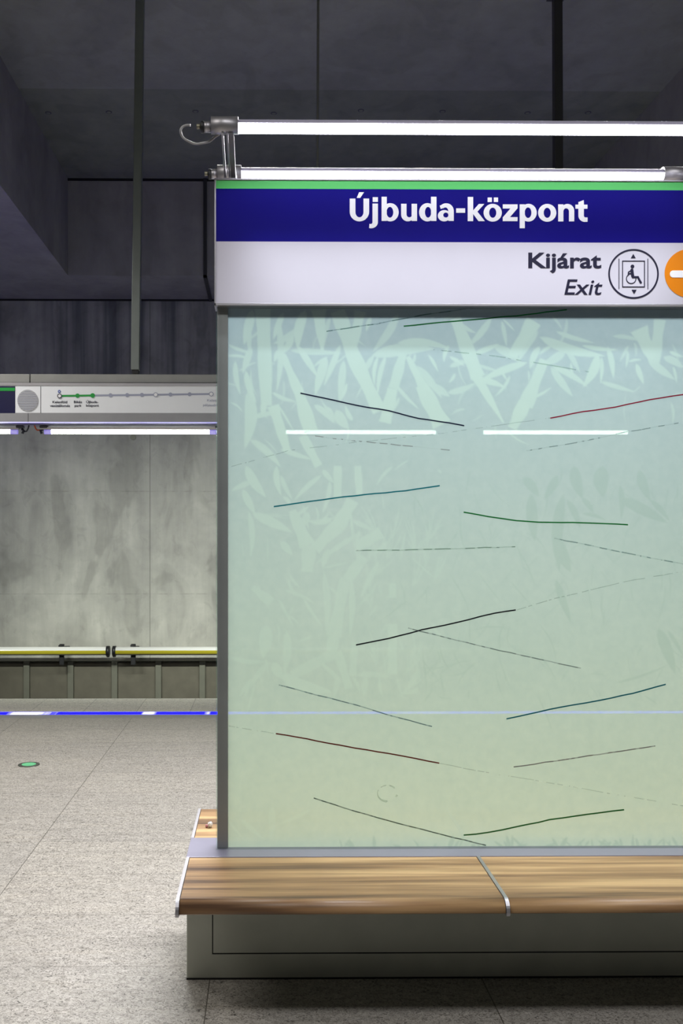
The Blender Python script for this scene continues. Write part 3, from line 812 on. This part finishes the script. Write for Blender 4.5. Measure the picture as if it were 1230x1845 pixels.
# coloured pen-like strokes
def wob(pts, seed):
    rnd = random.Random(seed); out = []
    for (xa,ya),(xb,yb) in zip(pts[:-1], pts[1:]):
        n = max(1, int(abs(xb-xa)/18))
        for k in range(n):
            t = k/n; out.append((xa+(xb-xa)*t, ya+(yb-ya)*t + rnd.uniform(-0.45,0.45)))
    out.append(pts[-1]); return out
FR = [('navy_stroke', (16,24,66), 2.4, [(541,708),(600,721),(645,731),(700,740),(754,754),(810,762),(836,767)]),
 ('green_stroke', (0,132,64), 2.3, [(727,588),(770,583),(840,577),(930,569),(1021,558)]),
 ('red_stroke', (180,20,66), 2.2, [(991,753),(1050,742),(1110,733),(1170,720),(1230,711),(1290,702)]),
 ('teal_stroke', (0,144,164), 2.3, [(493,913),(560,903),(640,893),(730,884),(792,875)]),
 ('green_stroke', (0,142,58), 2.3, [(835,923),(880,931),(930,938.5),(970,940.5),(1050,942),(1131,945.5)]),
 ('black_stroke', (14,16,30), 2.4, [(641,1162),(700,1150),(760,1135),(820,1122),(890,1105),(929,1099)]),
 ('teal_stroke', (0,124,144), 2.3, [(912,1295),(970,1283),(1010,1274),(1080,1262),(1140,1249),(1199,1233)]),
 ('dark_red_stroke', (130,30,20), 2.3, [(497,1322),(535,1328),(590,1339),(640,1348),(700,1358),(750,1367),(791,1375)]),
 ('green_stroke', (0,118,44), 2.5, [(835,1505),(880,1500),(930,1490),(990,1477),(1060,1467),(1124,1459)])]
for i, (nm, c, w, pts) in enumerate(FR):
    g = MB(); stroke(g, wob(pts, i), w, LY-0.0012, 0.0004); g.build(nm, inkmat('ink_%s_%d' % (nm, i), c), part)
BK = [('faint_stroke', (30,130,130), 0.45, 1.9, [(588,597),(680,583),(760,568),(840,556)]),
 ('faint_stroke', (70,150,110), 0.70, 1.8, [(779,630),(890,641),(980,656),(1060,670)]),
 ('faint_stroke', (110,60,70), 0.60, 1.6, [(547,783),(600,790),(700,800),(810,811)]),
 ('faint_stroke', (70,120,120), 0.58, 1.7, [(948,812),(1040,797),(1130,778),(1222,762)]),
 ('faint_stroke', (40,130,80), 0.50, 1.8, [(641,992),(720,991),(800,989),(928,985)]),
 ('faint_stroke', (40,130,130), 0.55, 2.0, [(998,970),(1060,982),(1120,995),(1230,1016),(1280,1026)]),
 ('faint_stroke', (110,150,130), 0.72, 1.4, [(930,1099),(1000,1078),(1140,1045),(1230,1030)]),
 ('faint_stroke', (60,90,100), 0.45, 1.8, [(735,1132),(800,1148),(900,1172),(1046,1204)]),
 ('faint_stroke', (40,120,140), 0.40, 1.9, [(502,1234),(570,1252),(640,1270),(700,1288),(778,1309)]),
 ('faint_stroke', (110,60,80), 0.35, 1.9, [(925,1382),(1000,1371),(1080,1359),(1180,1344)]),
 ('faint_stroke', (30,90,60), 0.25, 2.0, [(565,1438),(640,1462),(720,1484),(800,1505),(875,1523)]),
 ('faint_stroke', (130,160,140), 0.78, 1.2, [(412,1308),(497,1322)]),
 ('faint_stroke', (120,150,130), 0.75, 1.3, [(791,1375),(860,1389),(1000,1412),(1110,1432),(1230,1452)]),
 ('faint_stroke', (120,150,140), 0.78, 1.2, [(412,842),(520,812),(640,797),(800,780),(991,753)])]
for i, (nm, c, cl, w, pts) in enumerate(BK):
    g = MB(); stroke(g, wob(pts, 50+i), w, LY-0.0008, 0.0003); g.build(nm, inkmat('ink_faint_%d' % i, c, min(0.85, cl+0.12)), part)
# smudge ring low on the sheet
g = MB(); ringarc(g, (698,1430), (19,16), (697,1429), (16.5,13), 10, 330, LY-0.0006, d=0.0002)
g.build('smudge', inkmat('ink_smudge', (120,170,110), 0.84), part)

# ------------------------------------------------------------------ station sign on top of the partition
SYF, SYB = 3.598, 3.688
zT, zB = PZ(322, SYF), PZ(551, SYF)
xS = PX(386, SYF); SX1 = 3.6
sign = empty('station_sign', (1.7, SYF, zB), 'large white, navy and green station sign along the top of the glass partition', 'sign')
MB().box(xS, SX1, SYF+0.003, SYB, zB, zT).build('sign_box', m_alu, sign)
g = MB(); fz = PZ(546.5, SYF); ft = PZ(325, SYF)
g.box(xS, SX1, SYF-0.004, SYF+0.004, ft, zT, 0.001, 1); g.box(xS, SX1, SYF-0.004, SYF+0.004, zB, fz, 0.001, 1); g.box(xS, PX(389, SYF), SYF-0.004, SYF+0.004, zB, zT, 0.001, 1)
g.build('frame', m_alu, sign)
xf = PX(389, SYF)
MB().box(xf, SX1, SYF, SYF+0.004, PZ(340, SYF), ft).build('green_stripe', m_green, sign)
MB().box(xf, SX1, SYF, SYF+0.004, PZ(435.3, SYF), PZ(340, SYF)).build('navy_board', m_navy, sign)
MB().box(xf, SX1, SYF, SYF+0.004, fz, PZ(435.3, SYF)).build('white_board', m_white, sign)
LYS = SYF-0.001
def tr1(x, y): return (600+x/5.125, 335+y/5.125)
def tr2(x, y): return (830+x/5.125, 335+y/5.125)
g = MB()
def rp_(tr, x0, y0, x1, y1): g.slab(qpoly([tr(x0,y0),tr(x1,y0),tr(x1,y1),tr(x0,y1)], LYS), LYS, 0.0015)
def pl(tr, pts): g.slab(qpoly([tr(*q) for q in pts], LYS), LYS, 0.0015)
def ra(tr, oc, orr, ic, irr, a0, a1): ringarc(g, oc, orr, ic, irr, a0, a1, LYS, tr, 0.0015)
# U with acute
rp_(tr1,153,117,205,240); rp_(tr1,280,117,332,240); ra(tr1,(242.5,238),(89.5,89),(242.5,238),(37.5,52),0,180); pl(tr1,[(240,58),(285,58),(250,110),(217,110)])
# j
rp_(tr1,363,163,413,336); ra(tr1,(348,335),(65,56),(345,333),(18,19),0,90); pl(tr1,[(335,350),(348,352),(348,391),(332,388)]); rp_(tr1,365,104,413,147)
# b
rp_(tr1,447,100,495,323); ra(tr1,(527,243),(78,84),(524,243),(31,50),0,360)
# u
rp_(tr1,627,165,677,265); rp_(tr1,724,165,774,323); ra(tr1,(689,262),(62,65),(703,262),(26,28),0,180)
# d
ra(tr1,(870,243),(77,84),(876,243),(29,50),0,360); rp_(tr1,903,100,953,323)
# a
rp_(tr1,1063,228,1113,323); ra(tr1,(1043,230),(70,70),(1036,234),(27,36),232,360); pl(tr1,[(1000,176),(1022,203),(993,212),(984,182)]); ra(tr1,(1025,275),(59,52),(1040,269),(24,23),0,360)
# hyphen
rp_(tr1,1135,207,1218,248)
# k
rp_(tr2,63,102,113,325); pl(tr2,[(165,167),(216,167),(150,240),(98,243)]); pl(tr2,[(98,238),(148,232),(221,325),(163,325)])
# o with dieresis
ra(tr2,(294,247),(84,82),(294,247),(33,47),0,360); rp_(tr2,247,107,286,148); rp_(tr2,304,107,343,148)
# z
rp_(tr2,387,170,523,208); rp_(tr2,387,288,523,325); pl(tr2,[(464,200),(523,206),(446,296),(387,290)])
# p
rp_(tr2,543,170,590,390); ra(tr2,(624,247),(76,82),(620,247),(31,49),0,360)
# o
ra(tr2,(797,248),(84,82),(797,248),(33,47),0,360)
# n
rp_(tr2,898,170,946,327); rp_(tr2,998,228,1046,327); ra(tr2,(984,230),(62,64),(972,236),(26,30),180,360)
# t
rp_(tr2,1085,148,1135,276); pl(tr2,[(1085,150),(1133,130),(1135,150)]); rp_(tr2,1057,173,1168,210); ra(tr2,(1146,274),(61,58),(1152,274),(17,18),90,180); rp_(tr2,1146,291,1169,331)
g.build('station_name', m_ltr, sign)
text('exit_word', 'Kijárat', 951.5, 1083, 455.5, 482, LYS, m_ink, sign, 0.022, 0, 0.0015)
text('exit_word', 'Exit', 1016.5, 1085, 503.5, 530.5, LYS, m_ink, sign, 0.006, 0.2, 0.0015)
g = MB(); ringarc(g, (1141,493.3), (45.5,44.8), (1141,493.3), (42.6,41.9), 0, 360, LYS, d=0.0015, n=72)
for (x0,y0,x1,y1) in ((1120.5,469.5,1122,517.5),(1160,469.5,1161.5,517.5),(1120.5,469.5,1161.5,471),(1120.5,516,1161.5,517.5),(1114.2,466,1115.4,520.5),(1166.2,466,1167.4,520.5)):
    rect(g, x0, y0, x1, y1, LYS, 0.0015)
g.slab(qpoly([(1140.5,457.5),(1144.8,465),(1136.2,465)], LYS), LYS, 0.0015)
g.slab(qpoly([(1142,529.5),(1137.6,522),(1146.4,522)], LYS), LYS, 0.0015)
lift = g.build('lift_symbol', m_ink, sign)
g = MB(); disc(g, 1139, 480, 3.3, 3.3, LYS, 0.0015, 20)
ringarc(g, (1136.8,502), (9.3,9.3), (1136.8,502), (7.9,7.9), -5, 240, LYS, d=0.0015, n=30)
stroke(g, [(1138.0,486.5),(1139.8,499)], 5.2, LYS, 0.0015); stroke(g, [(1138.5,499.2),(1148.8,499.2),(1154.2,509.3)], 3.8, LYS, 0.0015)
stroke(g, [(1137.5,486.8),(1131.8,490.2),(1131.4,496.5)], 2.2, LYS, 0.0015); stroke(g, [(1132,493.4),(1138,492.5)], 2.4, LYS, 0.0015)
disc(g, 1138, 486.3, 2.6, 2.4, LYS, 0.0015, 16); disc(g, 1154.2, 508.8, 1.9, 1.9, LYS, 0.0015, 14)
disc(g, 1148.8, 499.2, 1.9, 1.9, LYS, 0.0015, 14)
g.build('wheelchair_figure', m_ink, lift)
g = MB(); disc(g, 1242, 492.5, 45, 44, LYS, 0.0015, 64); od = g.build('direction_disc', m_orange, sign)
g = MB(); rect(g, 1212, 487.3, 1268, 500.0, LYS-0.001, 0.0015); disc(g, 1212, 493.6, 5.6, 6.3, LYS-0.001, 0.0015, 24)
g.slab(qpoly([(1262,476),(1280,493.6),(1262,511)], LYS-0.001), LYS-0.001, 0.0015); g.build('arrow', m_ltr, od)

# ------------------------------------------------------------------ lamps above the sign
LF, LB = 3.42, 3.866
def lamp(Y, xa, length, zc, label, front):
    """aluminium channel with a lit lens facing down"""
    r = empty('strip_lamp', (xa+length/2, Y, zc), label, 'lamp', 'strip lamps above the station sign')
    R = 0.0235
    def arc(a0, a1, rr=R, n=10): return [(Y+rr*math.cos(math.radians(a0+(a1-a0)*k/n)), zc+rr*math.sin(math.radians(a0+(a1-a0)*k/n))) for k in range(n+1)]
    MB().prism_x(arc(-190, 10), xa, xa+length, smooth=False).build('lens', m_led, r)
    MB().prism_x(arc(10.5, 169.5, R+0.0006), xa, xa+length).build('housing', m_lens, r)
    for s, e in ((-1, xa), (1, xa+length)):
        MB().tube([(e, Y, zc+0.004), (e+s*0.096, Y, zc+0.004)], 0.030, 24).build('end_holder', m_alu, r)
        q = e+s*0.096
        c = MB(); c.tube([(q, Y, zc-0.002), (q+s*0.026, Y, zc-0.002)], 0.019, 16); c.build('connector', m_alu, r)
        c = MB(); c.tube([(q+s*0.026, Y, zc-0.002), (q+s*0.036, Y, zc-0.002)], 0.0205, 16); c.build('connector_nut', m_black, r)
        c = MB(); c.tube([(q+s*0.036, Y, zc), (q+s*0.052, Y, zc)], 0.009, 12); c.build('cable_gland', plain('gland_steel', (150,146,128), 0.4, 0.7), r)
    return r
z1 = PZ(228.5, LF); z2 = PZ(313.5, LB)
xa = PX(429, LF)
LL = 1.70
lamp(LF, xa, LL, z1, 'upper strip lamp, nearer the viewer, above the station sign', True)
lamp(LB, xa, LL, z2, 'lower strip lamp, seen just above the green stripe of the sign', False)
lamp(LF, xa+LL+0.28, LL-0.05, z1, 'strip lamp in the front row beyond the right edge of the photo', True)
lamp(LB, xa+LL+0.28, LL-0.05, z2, 'strip lamp in the rear row at the right edge of the photo', False)
def arms(xc):
    hub = zT + 0.006; zf = z1-0.0375
    pr = [(LF-0.014, zf+0.01), (LF+0.014, zf+0.01), (PC+0.010, hub+0.03), (PC+0.010, zT), (PC-0.018, zT), (PC-0.018, hub+0.012)]
    a = MB().prism_x(pr, xc-0.020, xc-0.012).build('lamp_arm', m_alu, sign)
    def sub(mb, name, m): mb.build(name, m, a)
    sub(MB().prism_x(pr, xc-0.002, xc+0.004), 'flat_bar', m_alu)
    pr = [(LF-0.014, zf+0.01), (LF+0.016, zf+0.01), (PC+0.014, hub+0.045), (LB-0.01, z2-0.029), (LB-0.01, z2-0.045), (PC-0.010, hub+0.012)]
    sub(MB().prism_x(pr, xc+0.006, xc+0.024), 'curved_bar', m_alu_paint)
    sub(MB().box(xc-0.022, xc+0.026, PC-0.03, PC+0.03, zT, zT+0.008, 0.001, 1), 'foot_plate', m_alu)
xc = PX(409, LF)
arms(xc); arms(xa+LL+0.16)
# looped cable of the front lamp
def loop(pts, label):
    o = MB().tube([(PX(a, LF), LF+dy, PZ(b, LF)) for a, b, dy in pts], 0.0042, 10).build('lamp_cable', plain('cable_grey', (160,158,160), 0.4))
    tag(o, label, 'cable'); return o
raw = [(343,226,0),(335,226.5,0),(328,230,0),(325,237,0),(328,245,0.01),(337,252,0.01),(350,255.5,0.02),(363,254.5,0.02),(376,249,0.03),(386,241,0.03),(394,238,0.02)]
dense = []
for i in range(len(raw)-1):
    p0 = raw[max(0,i-1)]; p1 = raw[i]; p2 = raw[i+1]; p3 = raw[min(len(raw)-1, i+2)]
    for k in range(4):
        t_ = k/4
        dense.append(tuple(0.5*((2*b)+(-a+c)*t_+(2*a-5*b+4*c-d)*t_*t_+(-a+3*b-3*c+d)*t_**3) for a,b,c,d in zip(p0,p1,p2,p3)))
dense.append(raw[-1])
loop(dense, 'grey cable looping from the left end of the upper strip lamp')
